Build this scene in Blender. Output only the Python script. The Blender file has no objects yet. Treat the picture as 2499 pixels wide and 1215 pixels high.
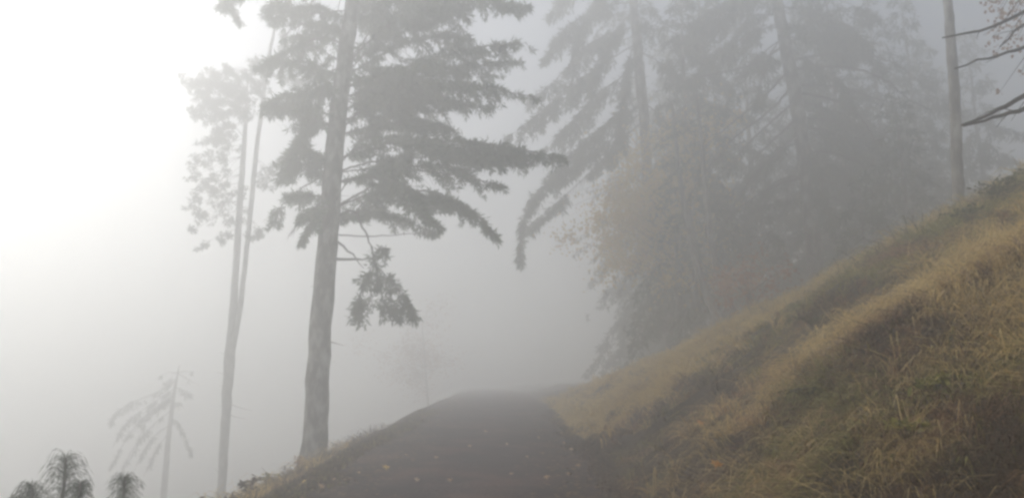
import bpy, math, random
import numpy as np
from mathutils import Vector

R = np.random.default_rng(7)
random.seed(7)
sc = bpy.context.scene
col = sc.collection
rad = math.radians

# ------------------------------------------------------------------ camera geometry (photo measured at 2499 x 1215)
F_PX, CX, CY, PITCH = 1900.0, 1249.5, 607.5, rad(12.0)
EYE = np.array([0.0, 0.0, 1.6])
def ray(u, v):
    cx, cy = (u - CX) / F_PX, (CY - v) / F_PX
    c, s = math.cos(PITCH), math.sin(PITCH)
    return np.array([cx, c - s * cy, s + c * cy])
def at(u, v, d):
    """world point seen at photo pixel (u, v) standing d metres ahead"""
    r = ray(u, v)
    return EYE + r * (d / r[1])
def pix(p):
    q = np.asarray(p, float) - EYE
    c, s = math.cos(PITCH), math.sin(PITCH)
    zc = q[..., 1] * c + q[..., 2] * s
    yc = -q[..., 1] * s + q[..., 2] * c
    return CX + F_PX * q[..., 0] / zc, CY - F_PX * yc / zc, zc

# ------------------------------------------------------------------ terrain
def smooth(a, b, t):
    t = np.clip((t - a) / (b - a), 0, 1)
    return t * t * (3 - 2 * t)
def vnoise(x, y, f, seed=0):
    x = np.asarray(x, float) * f + seed * 17.3; y = np.asarray(y, float) * f - seed * 9.1
    xi, yi = np.floor(x), np.floor(y); fx, fy = x - xi, y - yi
    fx = fx * fx * (3 - 2 * fx); fy = fy * fy * (3 - 2 * fy)
    def h(a, b):
        t = np.sin(a * 127.1 + b * 311.7 + seed * 74.7) * 43758.5453
        return t - np.floor(t)
    return (h(xi, yi) * (1 - fx) + h(xi + 1, yi) * fx) * (1 - fy) + (h(xi, yi + 1) * (1 - fx) + h(xi + 1, yi + 1) * fx) * fy
def xc(y):
    return -0.65 - 0.0006 * np.clip(y - 25, 0, 200) ** 2
def zr(y):
    y = np.asarray(y, float)
    return np.interp(y, [-200, 26, 34, 46, 100, 400], [-13.4, 1.742, 2.21, 2.79, 4.9, 4.9])
W = 2.0
_u = np.linspace(0, 200, 4001)
_sl = np.interp(_u, [0, .25, 1.0, 2.5, 4.0, 6.0, 8.5, 12, 20, 32, 46, 200],
                    [.15, .75, .86, .70, .60, .48, .40, .34, .30, .22, 0.0, 0.0])
_hp = np.concatenate([[0], np.cumsum((_sl[1:] + _sl[:-1]) * .5 * (_u[1] - _u[0]))])
_sl2 = np.interp(_u, [0, .15, .35, .6, 1.2, 2.0, 16, 30, 200], [0, .05, .28, .48, .6, .66, .6, 0.0, 0.0])
_lp = np.concatenate([[0], np.cumsum((_sl2[1:] + _sl2[:-1]) * .5 * (_u[1] - _u[0]))])
def HK(y):
    return np.interp(y, [0, 12, 14, 16, 18, 21, 25, 30, 40, 60, 300], KV)
KV = [.98, .97, .93, .87, .80, .725, .61, .46, .27, .15, .15]
def H(x, y):
    x = np.asarray(x, float); y = np.asarray(y, float)
    c = xc(y)
    ur = np.clip(x - c - W, 0, None); ul = np.clip(c - W - x, 0, None)
    z = zr(y) + np.interp(ur, _u, _hp) * HK(y) - np.interp(ul, _u, _lp)
    m = smooth(.1, 1.2, ur); ml = smooth(.1, 1.0, ul)
    z = z + m * (.36 * (vnoise(x, y, .55, 1) - .5) + .30 * (vnoise(x, y, 1.5, 2) - .5) + .8 * (vnoise(x, y, .13, 3) - .5) * smooth(3, 9, ur))
    z = z + ml * (.22 * (vnoise(x, y, .8, 4) - .5) + .8 * (vnoise(x, y, .1, 5) - .5) * smooth(3, 9, ul))
    z = z + .035 * (vnoise(x, y, .9, 6) - .5) + .02 * (vnoise(x, y, 2.3, 7) - .5)
    return z
LEDGES = []
def H(x, y, flat=H):
    z = flat(x, y)
    for line, hgt in LEDGES:
        x = np.asarray(x, float); y = np.asarray(y, float)
        best = np.full(np.broadcast(x, y).shape, 1e9); sgn = np.zeros_like(best)
        for a, b in zip(line[:-1], line[1:]):
            d = b - a; L2 = d @ d; t = np.clip(((x - a[0]) * d[0] + (y - a[1]) * d[1]) / L2, 0, 1)
            ex = x - a[0] - t * d[0]; ey = y - a[1] - t * d[1]; r = np.hypot(ex, ey); sg = np.sign(ex * d[1] - ey * d[0])
            fade = 1.0
            sgn = np.where(r < best, sg * fade, sgn); best = np.minimum(best, r)
        q = best * sgn + .25 * (vnoise(x, y, 1.1, 21) - .5)
        z = z + hgt * (np.exp(-((q - .32) / .26) ** 2) - .8 * np.exp(-((q + .22) / .22) ** 2))
    return z
def hit(u, v, d0=2.0, d1=60.0):
    """first point of the terrain under photo pixel (u, v)"""
    r = ray(u, v); t = np.linspace(d0, d1, 4000)
    p = EYE[None] + r[None] * (t / r[1])[:, None]
    k = np.nonzero(p[:, 2] < H(p[:, 0], p[:, 1]))[0]
    return p[k[0]] if len(k) else None

_lines = []
for hgt, pts in [(.26, [(1500, 1075), (1570, 1072), (1640, 1030), (1700, 985), (1800, 925), (1880, 870), (1990, 790), (2080, 735)]),
                 (.32, [(1790, 1095), (1900, 1065), (1990, 985), (2070, 925), (2180, 850), (2300, 785), (2420, 730), (2490, 690)]),
                 (.24, [(1990, 1200), (2080, 1110), (2180, 1060), (2250, 1030)])]:
    _lines.append((np.array([hit(u, v)[:2] for u, v in pts]), hgt))
LEDGES.extend(_lines)

# ------------------------------------------------------------------ mesh collecting
class MB:
    def __init__(s):
        s.v = []; s.f3 = []; s.f4 = []; s.n = 0
    def add(s, v, f4=None, f3=None):
        v = np.asarray(v, float).reshape(-1, 3)
        if f4 is not None: s.f4.append(np.asarray(f4, int).reshape(-1, 4) + s.n)
        if f3 is not None: s.f3.append(np.asarray(f3, int).reshape(-1, 3) + s.n)
        s.v.append(v); s.n += len(v)
    def tube(s, pts, radii, n=6, lump=0.0):
        pts = np.asarray(pts, float); m = len(pts)
        radii = np.broadcast_to(np.asarray(radii, float), (m,))
        tan = np.gradient(pts, axis=0); tan /= np.linalg.norm(tan, axis=1)[:, None] + 1e-9
        mt = pts[-1] - pts[0]; ref = np.array([1.0, 0, 0]) if abs(mt[2]) > .75 * np.linalg.norm(mt) else np.array([0, 0, 1.0])
        a = np.cross(tan, ref); a /= np.linalg.norm(a, axis=1)[:, None] + 1e-9
        b = np.cross(tan, a)
        th = np.arange(n) / n * 2 * np.pi
        rr = radii[:, None] * (1 + lump * (R.random((m, n)) - .5))
        ring = pts[:, None] + rr[..., None] * (np.cos(th)[None, :, None] * a[:, None] + np.sin(th)[None, :, None] * b[:, None])
        i = np.arange(m - 1)[:, None] * n; j = np.arange(n)[None]; k = (j + 1) % n
        f = np.stack([i + j, i + k, i + n + k, i + n + j], -1).reshape(-1, 4)
        v = np.concatenate([ring.reshape(-1, 3), pts[:1], pts[-1:]])
        jj = np.arange(n); kk = (jj + 1) % n
        c0 = np.stack([kk, jj, np.full(n, m * n)], -1); c1 = np.stack([(m - 1) * n + jj, (m - 1) * n + kk, np.full(n, m * n + 1)], -1)
        s.add(v, f, np.concatenate([c0, c1]))
    def blades(s, base, tip, width, up=None, belly=.45):
        """narrow four-cornered leaves from base to tip"""
        base = np.asarray(base); tip = np.asarray(tip); N = len(base)
        if N == 0: return
        d = tip - base; L = np.linalg.norm(d, axis=1)[:, None] + 1e-9; d = d / L
        r = R.normal(size=(N, 3)); side = np.cross(d, r); side /= np.linalg.norm(side, axis=1)[:, None] + 1e-9
        w = np.broadcast_to(np.asarray(width, float), (N,))[:, None] * .5
        mid = base + (tip - base) * belly
        v = np.stack([base, mid + side * w, tip, mid - side * w], 1).reshape(-1, 3)
        s.add(v, np.arange(N * 4).reshape(-1, 4))
    def build(s, name, mat, parent=None, smooth_=False):
        me = bpy.data.meshes.new(name)
        v = np.concatenate(s.v) if s.v else np.zeros((0, 3))
        o = bpy.data.objects.new(name, me)
        if parent is not None:
            v = v - np.array(parent.location)[None]
        f3 = np.concatenate(s.f3) if s.f3 else np.zeros((0, 3), int)
        f4 = np.concatenate(s.f4) if s.f4 else np.zeros((0, 4), int)
        me.vertices.add(len(v)); me.vertices.foreach_set("co", v.astype(np.float32).ravel())
        nl = len(f4) * 4 + len(f3) * 3
        me.loops.add(nl); me.polygons.add(len(f4) + len(f3))
        me.loops.foreach_set("vertex_index", np.concatenate([f4.ravel(), f3.ravel()]).astype(np.int32))
        st = np.concatenate([np.arange(len(f4)) * 4, len(f4) * 4 + np.arange(len(f3)) * 3]).astype(np.int32)
        me.polygons.foreach_set("loop_start", st)
        me.update(calc_edges=True); me.validate()
        if smooth_:
            me.polygons.foreach_set("use_smooth", np.ones(len(me.polygons), bool))
        me.materials.append(mat)
        col.objects.link(o)
        if parent is not None: o.parent = parent
        return o
def tag(o, label=None, cat=None, group=None, kind=None):
    if label: o["label"] = label
    if cat: o["category"] = cat
    if group: o["group"] = group
    if kind: o["kind"] = kind
    return o
def empty(name, loc, label, cat, group=None):
    o = bpy.data.objects.new(name, None); col.objects.link(o)
    o.empty_display_size = .2; o.location = Vector([float(c) for c in loc])
    return tag(o, label, cat, group)

# ------------------------------------------------------------------ materials
def ramp(nt, stops):
    n = nt.nodes.new("ShaderNodeValToRGB"); e = n.color_ramp.elements
    while len(e) > 1: e.remove(e[-1])
    e[0].position = stops[0][0]; e[0].color = (*stops[0][1], 1)
    for p, c in stops[1:]:
        x = e.new(p); x.color = (*c, 1)
    return n
def material(name, stops, scale=3.0, detail=5.0, rough=.9, bump=0.0, bscale=30.0, stretch=(1, 1, 1), island=0.0, transl=0.0, warp=0.0):
    m = bpy.data.materials.new(name); m.use_nodes = True
    nt = m.node_tree; nd = nt.nodes; b = nd["Principled BSDF"]
    b.inputs["Roughness"].default_value = rough
    b.inputs["Specular IOR Level"].default_value = .25
    tc = nd.new("ShaderNodeTexCoord"); mp = nd.new("ShaderNodeMapping"); mp.inputs["Scale"].default_value = stretch
    nt.links.new(tc.outputs["Object"], mp.inputs["Vector"])
    nz = nd.new("ShaderNodeTexNoise"); nz.inputs["Scale"].default_value = scale; nz.inputs["Detail"].default_value = detail
    nz.inputs["Roughness"].default_value = .62; nz.inputs["Distortion"].default_value = warp
    nt.links.new(mp.outputs[0], nz.inputs["Vector"])
    val = nz.outputs["Fac"]
    if island:
        g = nd.new("ShaderNodeNewGeometry")
        mx = nd.new("ShaderNodeMix"); mx.inputs[0].default_value = island
        nt.links.new(val, mx.inputs[2]); nt.links.new(g.outputs["Random Per Island"], mx.inputs[3])
        val = mx.outputs[0]
    rp = ramp(nt, stops); nt.links.new(val, rp.inputs["Fac"])
    nt.links.new(rp.outputs["Color"], b.inputs["Base Color"])
    if transl:
        t = nd.new("ShaderNodeBsdfTranslucent"); nt.links.new(rp.outputs["Color"], t.inputs["Color"])
        ms = nd.new("ShaderNodeMixShader"); ms.inputs[0].default_value = transl
        nt.links.new(b.outputs[0], ms.inputs[1]); nt.links.new(t.outputs[0], ms.inputs[2])
        nt.links.new(ms.outputs[0], nd["Material Output"].inputs["Surface"])
    if bump:
        n2 = nd.new("ShaderNodeTexNoise"); n2.inputs["Scale"].default_value = bscale; n2.inputs["Detail"].default_value = 6
        nt.links.new(mp.outputs[0], n2.inputs["Vector"])
        bp = nd.new("ShaderNodeBump"); bp.inputs["Strength"].default_value = bump; bp.inputs["Distance"].default_value = .05
        nt.links.new(n2.outputs["Fac"], bp.inputs["Height"]); nt.links.new(bp.outputs[0], b.inputs["Normal"])
    return m
BARK = material("fir_bark", [(.3, (.03, .024, .019)), (.47, (.085, .072, .058)), (.56, (.20, .19, .165)), (.7, (.34, .34, .31))],
                scale=4.5, detail=8, bump=.8, bscale=18, stretch=(1, 1, .45))
PALEBARK = material("pale_bark", [(.25, (.06, .055, .045)), (.5, (.18, .17, .15)), (.75, (.34, .33, .30))], scale=5, detail=8, bump=.5, bscale=16, stretch=(1, 1, .5))
DEADWOOD = material("dead_wood", [(.3, (.03, .024, .02)), (.7, (.085, .07, .058))], scale=9, bump=.4)
NEEDLE = material("fir_needles", [(.2, (.028, .055, .02)), (.55, (.055, .105, .035)), (.85, (.11, .15, .045))], scale=1.2, island=.5, transl=.25)
NEEDLE_B = material("grey_green_needles", [(.2, (.022, .04, .018)), (.55, (.045, .075, .03)), (.85, (.085, .11, .045))], scale=.8, island=.5, transl=.25)
NEEDLE_Y = material("young_pine_needles", [(.2, (.035, .055, .03)), (.6, (.08, .11, .06)), (.9, (.15, .18, .10))], scale=4, island=.5, transl=.2)
LEAF_Y = material("ochre_leaves", [(.2, (.36, .26, .06)), (.5, (.54, .40, .09)), (.8, (.54, .33, .15))], scale=1.0, island=.5, transl=.35)
LEAF_R = material("russet_leaves", [(.2, (.22, .11, .07)), (.5, (.36, .19, .12)), (.8, (.42, .27, .14))], scale=1.0, island=.5, transl=.45)
PALELEAF = material("faded_leaves", [(.2, (.30, .20, .16)), (.5, (.42, .30, .24)), (.8, (.48, .37, .27))], scale=1.0, island=.5, transl=.5)
STRAW = material("straw_grass", [(.2, (.38, .27, .105)), (.45, (.60, .445, .185)), (.7, (.71, .55, .25)), (.9, (.76, .62, .34))], scale=.8, island=.5, transl=.5)
GREENGRASS = material("green_grass", [(.2, (.11, .12, .03)), (.5, (.25, .235, .06)), (.85, (.42, .37, .11))], scale=1.2, island=.6, transl=.4)
BROWNWEED = material("brown_weed", [(.2, (.03, .02, .012)), (.5, (.085, .055, .033)), (.85, (.20, .125, .068))], scale=1.0, island=.6, transl=.15)
RUSTWEED = material("rusty_weed", [(.2, (.14, .07, .035)), (.5, (.33, .18, .09)), (.85, (.46, .29, .15))], scale=1.0, island=.6, transl=.25)
SHRUBLEAF = material("shrub_leaf", [(.15, (.04, .05, .018)), (.5, (.085, .10, .034)), (.85, (.17, .17, .055))], scale=2.0, island=.6, transl=.25)
GROUND = material("bank_soil", [(.25, (.018, .011, .007)), (.5, (.042, .027, .015)), (.75, (.085, .058, .028))], scale=1.6, detail=10, bump=1.0, bscale=9)
ROAD = material("wet_track", [(.33, (.007, .003, .0035)), (.5, (.026, .0115, .011)), (.62, (.08, .042, .032))], scale=1.1, detail=14, rough=.7, bump=.9, bscale=14)
LITTER = material("leaf_litter", [(.25, (.10, .07, .045)), (.5, (.19, .13, .075)), (.8, (.32, .21, .10))], scale=4, detail=8, island=.6)
GOLDLEAF = material("gold_leaf", [(.2, (.66, .46, .12)), (.8, (.80, .60, .20))], scale=30, transl=.5)
ORANGELEAF = material("orange_leaf", [(.2, (.55, .24, .05)), (.8, (.70, .36, .08))], scale=30, transl=.5)
TANLEAF = material("tan_leaf", [(.2, (.42, .30, .18)), (.8, (.62, .48, .32))], scale=30, transl=.5)

# ------------------------------------------------------------------ setting: terrain sheet and track
def axis(lo, hi, core0, core1, fine, grow=1.12):
    a = list(np.arange(core0, core1 + 1e-6, fine)); s = fine
    while a[-1] < hi: s *= grow; a.append(min(a[-1] + s, hi))
    s = fine; b = [core0]
    while b[-1] > lo: s *= grow; b.append(max(b[-1] - s, lo))
    return np.array(b[:0:-1] + a)
gx = axis(-150, 150, -6, 13, .16); gy = axis(-35, 190, 1.5, 26, .2)
X, Y = np.meshgrid(gx, gy); Z = H(X, Y)
Z = Z - .09 * (1 - smooth(W - .1, W + .25, np.abs(X - xc(Y) + np.where(X < xc(Y), .17, .0))))
nx, ny = len(gx), len(gy)
i = (np.arange(ny - 1)[:, None] * nx + np.arange(nx - 1)[None])
tb = MB(); tb.add(np.stack([X, Y, Z], -1), np.stack([i, i + 1, i + nx + 1, i + nx], -1))
tag(tb.build("hillside", GROUND, smooth_=True), kind="structure")
ry = axis(-34, 180, 2, 40, .25); k = np.linspace(-1, 1, 25)
RY, K = np.meshgrid(ry, k, indexing="ij")
ww = W + .18 * (vnoise(RY, K * 0 + np.sign(K) * 3, .7, 11) - .4) + .1 * (vnoise(RY, np.sign(K) * 5, 2.6, 12) - .5)
ww = ww + np.where(K < 0, .15 * K * K, 0)
RX = xc(RY) + K * ww
RZ = H(RX, RY) + .03 * (1 - K ** 2) + .012 - .09 * K ** 12
rb = MB(); nk = len(k); i = (np.arange(len(ry) - 1)[:, None] * nk + np.arange(nk - 1)[None])
rb.add(np.stack([RX, RY, RZ], -1), np.stack([i, i + 1, i + nk + 1, i + nk], -1))
tag(rb.build("path", ROAD, smooth_=True), kind="structure")

# ------------------------------------------------------------------ branches and foliage
def spline(pts, n):
    pts = np.asarray(pts, float); m = len(pts)
    if m == 2:
        t = np.linspace(0, 1, n)[:, None]; return pts[0] * (1 - t) + pts[1] * t
    P = np.concatenate([2 * pts[:1] - pts[1:2], pts, 2 * pts[-1:] - pts[-2:-1]])
    out = []
    for q in np.linspace(0, m - 1 - 1e-6, n):
        k = int(q); t = q - k; a, b, c, d = P[k:k + 4]
        out.append(.5 * (2 * b + (c - a) * t + (2 * a - 5 * b + 4 * c - d) * t * t + (3 * b - a - 3 * c + d) * t ** 3))
    return np.array(out)
UP = np.array([0, 0, 1.0])
HOLES = [0.0, 2.2]
def needles(fol, pos, dirs, length, width, k, spread=.75, droop=.25):
    """k needle-bunch leaves round every point; twigs die back in patches"""
    if HOLES[0] and len(pos):
        f = HOLES[1]
        n3 = .5 * (vnoise(pos[:, 0] + .7 * pos[:, 1], pos[:, 2], f, 31) + vnoise(pos[:, 1] - .5 * pos[:, 0], pos[:, 2] * 1.1, f * 1.2, 33))
        keep = n3 > HOLES[0]; pos, dirs = pos[keep], dirs[keep]
    N = len(pos)
    if N == 0: return
    p = np.repeat(pos, k, 0); d = np.repeat(dirs, k, 0)
    d = d + R.normal(size=d.shape) * spread; d[:, 2] -= droop
    d /= np.linalg.norm(d, axis=1)[:, None] + 1e-9
    L = length * (.55 + .9 * R.random(len(p)))[:, None]
    p = p + R.normal(size=p.shape) * length * .18
    fol.blades(p, p + d * L, width * (.7 + .6 * R.random(len(p))))
def bough(wood, fol, axis_pts, side, r0=.03, droop=.35, step=.09, tuft=.15, tw=.035, k=5, start=.18, gap=.3, seed=0, taper=.55, hang=.0, needle=True):
    """one limb: a tapering stem, side twigs in two ranks and needle bunches along every twig"""
    L = np.linalg.norm(np.diff(np.asarray(axis_pts), axis=0), axis=1).sum()
    n = max(6, int(L / .15)); ax = spline(axis_pts, n)
    ax[1:-1] += R.normal(size=(n - 2, 3)) * .012
    wood.tube(ax, np.linspace(r0, r0 * .18, n), 5)
    if not needle: return
    m = max(3, int(L * (1 - start) / step)); P, D = [], []
    s0 = R.random() * 50
    for j in range(m):
        t = start + (1 - start) * (j + R.random()) / m
        if vnoise(t * L, s0, 2.3, 3) < gap: continue
        q = t * (n - 1); a = min(int(q), n - 2); p = ax[a] + (ax[a + 1] - ax[a]) * (q - a)
        tan = ax[a + 1] - ax[a]; tan /= np.linalg.norm(tan) + 1e-9
        sd = np.cross(tan, UP); nn = np.linalg.norm(sd); sd = sd / nn if nn > .2 else R.normal(size=3)
        sg = 1 if j % 2 else -1
        prof = math.sin(min(1, .25 + t) * math.pi * .5) * (1 - max(0, t - taper) / (1 - taper) * .75)
        l = side * prof * (.45 + .75 * R.random())
        d = sd * sg * (.8 - hang) + tan * (.45 + .3 * R.random()) + UP * (-droop * (.4 + R.random()) - hang + .15 * R.normal()); d /= np.linalg.norm(d)
        nt_ = max(2, int(l / (tuft * .55)))
        tt = (np.arange(nt_) + R.random(nt_) * .7) / nt_
        tp = p + d * l * tt[:, None]; tp[:, 2] -= l * droop * .6 * tt ** 2
        wood.tube(np.array([p, p + d * l * .5 - UP * l * droop * .15, p + d * l * .95 - UP * l * droop * .55]), [r0 * .22 + .003, .005, .002], 3)
        P.append(tp); D.append(np.repeat(d[None], nt_, 0))
    if P: needles(fol, np.concatenate(P), np.concatenate(D), tuft, tw, k)
def clump(fol, c, r, n, tuft=.12, tw=.035, k=4, tall=.8):
    p = R.normal(size=(n, 3)); p /= np.linalg.norm(p, axis=1)[:, None]; p *= r * (R.random(n) ** .5)[:, None]
    needles(fol, c + p * np.array([1, 1, tall]), p / (r + 1e-9), tuft, tw, k, droop=.5)
def trunk_px(pts, d, lean=0.0):
    """trunk centre line and radii from (u, v, width px); lean = metres of depth gained per metre of height"""
    P, Rr = [], []
    for u, v, w in pts:
        p = at(u, v, d); dd = d
        for _ in range(3):
            dd = d + lean * (p[2] - EYE[2]); p = at(u, v, dd)
        P.append(p); Rr.append(w * .5 * np.linalg.norm(p - EYE) / F_PX / math.sqrt(1 + ((u - CX) / F_PX) ** 2 + ((CY - v) / F_PX) ** 2) )
    return P, Rr
def sink(P, Rr, flare=1.25):
    """carry a trunk down to the ground below its lowest traced point"""
    p0 = np.array(P[0]); d = np.array(P[0]) - np.array(P[1]); d = d / abs(d[2]); g = p0.copy()
    for _ in range(200):
        if g[2] <= H(g[0], g[1]) - .15: break
        g = g + d * .05
    base = g.copy(); base[2] = H(g[0], g[1])
    return [g] + list(P), [Rr[0] * flare] + list(Rr), base
def finish_trunk(P, Rr, n=40, sides=14, lump=.12):
    big = spline(P, n * 12); rb_ = np.interp(np.linspace(0, len(Rr) - 1, n * 12), range(len(Rr)), Rr)
    z_ = np.concatenate([[0], np.cumsum(np.linalg.norm(np.diff(big, axis=0), axis=1))]); zt = np.linspace(0, z_[-1], n)
    q = np.stack([np.interp(zt, z_, big[:, c_]) for c_ in range(3)], -1); r = np.interp(zt, z_, rb_)
    hg = zt - .15; r = r * (1 + .45 * np.exp(-np.clip(hg, 0, 9) / .28))   # root flare
    q[1:-1] += R.normal(size=(n - 2, 3)) * r[1:-1, None] * .05
    return q, r, sides, lump
def on_trunk(q, v, d=None):
    """point of centre line q seen at photo row v"""
    pv = pix(q)[1]; k = np.argmin(np.abs(pv - v)); return q[k]
def limb_px(q, row, pts, dz):
    """limb from the trunk at photo row, through pixels, ending dz metres nearer (-) or farther (+) than the trunk"""
    p0 = on_trunk(q, row); P = [p0]; m = len(pts)
    for j, (u, v) in enumerate(pts):
        P.append(at(u, v, p0[1] + dz * (j + 1) / m))
    return P

# ---- the tall fir on the left
D1 = 20.0
HOLES[0] = .395; HOLES[1] = 2.2
S1 = D1 / 13
tp, tr = trunk_px([(767, 1112, 62), (775, 960, 57), (783, 800, 54), (795, 660, 50), (804, 550, 48), (818, 350, 44), (835, 200, 41), (855, 50, 36), (872, -90, 30), (895, -330, 18), (908, -520, 5)], D1, .03)
tp, tr, base = sink(tp, tr)
t1 = empty("fir_tree", base, "tall fir with thick straight trunk and dense dark boughs over the track", "tree")
q, r, s_, l_ = finish_trunk(tp, tr, 60, 16, .10)
tm = MB(); tm.tube(q, r, s_, l_)
tko = tm.build("trunk", BARK, t1, True)
fol = MB()
def limb(tree, q, fol, row, pts, dz, side, mat=DEADWOOD, name="branch", **kw):
    w = MB(); bough(w, fol, limb_px(q, row, pts, dz), side, **kw)
    return w.build(name, mat, tree, True)
T1 = [  # row on trunk, pixels, depth change, side length
 (150, [(950, 60), (1060, 20), (1135, 15)], -1.0, .75), (150, [(960, 50), (1050, -10), (1120, -30)], 1.2, .7),
 (190, [(960, 120), (1080, 85), (1150, 95)], .8, .75), (215, [(980, 170), (1150, 120), (1285, 105)], -.8, .62),
 (250, [(960, 190), (1100, 165), (1270, 150)], 1.4, .62), (275, [(960, 225), (1120, 205), (1310, 238)], -1.3, .62),
 (300, [(940, 255), (1060, 245), (1200, 262)], .6, .5), (345, [(950, 300), (1040, 300), (1110, 320)], 1.4, .6),
 (400, [(960, 350), (1120, 345), (1260, 362), (1372, 384)], -1.2, .62), (430, [(940, 390), (1100, 385), (1290, 400)], .6, .62),
 (455, [(950, 415), (1100, 425), (1225, 452)], -.5, .6), (500, [(920, 470), (1060, 470), (1150, 515), (1212, 575)], -1.0, .5),
 (500, [(920, 455), (1020, 470), (1090, 510)], .8, .55), (535, [(880, 515), (960, 525), (1062, 572)], .3, .35),
 (500, [(750, 515), (705, 575)], -.4, .42), (480, [(740, 478), (690, 500), (670, 545)], .5, .42), (520, [(760, 545), (735, 592)], -.2, .36),
 (405, [(755, 400), (715, 400), (680, 440)], .3, .42), (300, [(770, 305), (722, 350), (700, 430)], -.3, .40),
 (395, [(760, 370), (730, 360), (690, 395)], -.6, .40),
 (230, [(760, 225), (690, 235), (640, 262)], -.5, .52), (215, [(770, 240), (720, 255), (670, 265)], .7, .5), (175, [(760, 165), (690, 150), (625, 165)], .4, .52), 
 (120, [(780, 95), (720, 115), (655, 150)], -.5, .5), (60, [(775, 20), (700, 25), (655, 30)], .5, .55), (90, [(790, 60), (735, 60), (690, 90)], -.3, .5),
 (-20, [(760, -50), (640, -40), (560, 0), (580, 50)], -.3, .38), (-30, [(740, -70), (620, -45), (530, 15)], .2, .38),
 (-40, [(990, -60), (1140, -30), (1240, 12), (1290, 18)], -.6, .38), (20, [(930, -30), (1020, -40), (1110, -20)], -.6, .7), (40, [(930, 10), (1010, 10), (1090, 30)], .9, .7)]
for row, pts, dz, sd in T1:
    limb(t1, q, fol, row, pts, dz, sd * S1, r0=.032, step=.055, k=13, gap=.2, tuft=.16, tw=.03, start=.06)
    for e_ in range(1):   # lesser limbs close by
        f_ = .55 + .35 * R.random()
        p2 = [(on_px[0] * (1 - f_) + u * f_ + 14 * R.normal(), on_px[1] * (1 - f_) + v * f_ + 24 * R.normal()) for on_px in [(835, row)] for u, v in pts]
        limb(t1, q, fol, row + 25 * R.normal(), p2, dz + 1.1 * R.normal() + .4, sd * S1 * .9, r0=.022, step=.07, k=12, gap=.25, tuft=.16, tw=.03, start=.1)
# twigs off the sparse lower limbs
limb(t1, q, fol, 575, [(900, 577), (1000, 570), (1072, 566)], .2, .22, r0=.022, start=.68, gap=.1, step=.07, k=6)
limb(t1, q, fol, 636, [(870, 632), (925, 630)], -.2, .05, r0=.05, needle=False)
limb(t1, q, fol, 580, [(850, 612), (888, 655)], -.2, .05, r0=.045, needle=False)
limb(t1, q, fol, 530, [(862, 515), (888, 560), (908, 605), (918, 660)], -.2, .05, r0=.045, needle=False)
w = MB()
for pts in ([(905, 600), (925, 680), (945, 775)], [(915, 640), (880, 710), (868, 785)], [(920, 650), (975, 705), (1015, 772)], [(915, 620), (930, 600), (940, 605)], [(925, 680), (905, 720), (900, 740)], [(940, 690), (960, 740), (975, 775)]):
    P = [at(u, v, D1 - .2 + .25 * R.normal()) for u, v in pts]
    bough(w, fol, P, .36, r0=.014, droop=.7, step=.045, start=.05, gap=.18, k=10, tuft=.16, tw=.038, hang=.2)
w.build("branch", DEADWOOD, t1, True)
HOLES[0] = 0
for u, v, rr_ in [(922, 628, .22), (915, 660, .26), (900, 690, .3), (940, 690, .3), (880, 735, .24), (870, 770, .2), (925, 740, .34), (965, 735, .3), (945, 765, .22), (990, 755, .26), (1008, 772, .18), (880, 785, .14), (960, 705, .25)]:
    clump(fol, at(u, v, D1 - .2 + .2 * R.normal()), rr_, int(85 * rr_), tuft=.16, tw=.04, k=5)
HOLES[0] = .395; HOLES[1] = 2.2
for j in range(26):   # the part of the crown above the picture
    t = R.random(); c = q[int(40 + t * 18)]; a = R.random() * 6.28; L = (1 - t) * 2.4 + .6
    P = [c, c + np.array([math.cos(a), math.sin(a), -.05]) * L * .5, c + np.array([math.cos(a), math.sin(a), -.3]) * L]
    w = MB(); bough(w, fol, P, .6, r0=.025, step=.09, k=4); w.build("branch", DEADWOOD, t1, True)
fol.build("crown", NEEDLE, t1)
w = MB()
for v, du, dv, L in ((845, 58, -2, 0), (710, -34, -10, 0), (775, -30, 6, 0), (940, 24, 4, 0)):
    c = on_trunk(q, v); e = at(pix(c)[0] + du, v + dv, c[1] - .1)
    s1 = MB(); s1.tube(spline([c, (c + e) / 2 + UP * .01, e], 6), [.022, .018, .014, .011, .008, .004], 5); s1.build("branch_stub", DEADWOOD, t1, True)

# ---- the twin stemmed tree beside it
D2 = 31.0
HOLES[0] = .2; HOLES[1] = 2.2
A = [(541, 1185, 20.5), (551, 1020, 22.1), (560, 880, 25.4)]
tp, tr = trunk_px(A + [(566, 800, 19.7), (574, 680, 16.4), (585, 500, 14.8), (596, 350, 11.5), (601, 270, 8.2), (604, 205, 4.1), (605, 170, 1.6)], D2)
tp, tr, base = sink(tp, tr)
t2 = empty("twin_stemmed_tree", base, "slender pale tree whose trunk forks into two stems left of the fir", "tree")
q, r, s_, l_ = finish_trunk(tp, tr, 50, 10, .12)
m = MB(); m.tube(q, r, s_, l_); m.build("trunk", PALEBARK, t2, True)
tp2, tr2 = trunk_px([(563, 865, 13.1), (580, 790, 12.3), (593, 690, 12.3), (608, 550, 11.5), (622, 400, 11.5), (641, 250, 9.8), (658, 130, 9.0), (672, 60, 6.6), (690, -60, 3.3)], D2 - .1)
q2, r2, s_, l_ = finish_trunk(tp2, tr2, 40, 9, .12)
m = MB(); m.tube(q2, r2, s_, l_); m.build("second_stem", PALEBARK, t2, True)
fol = MB()
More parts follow.
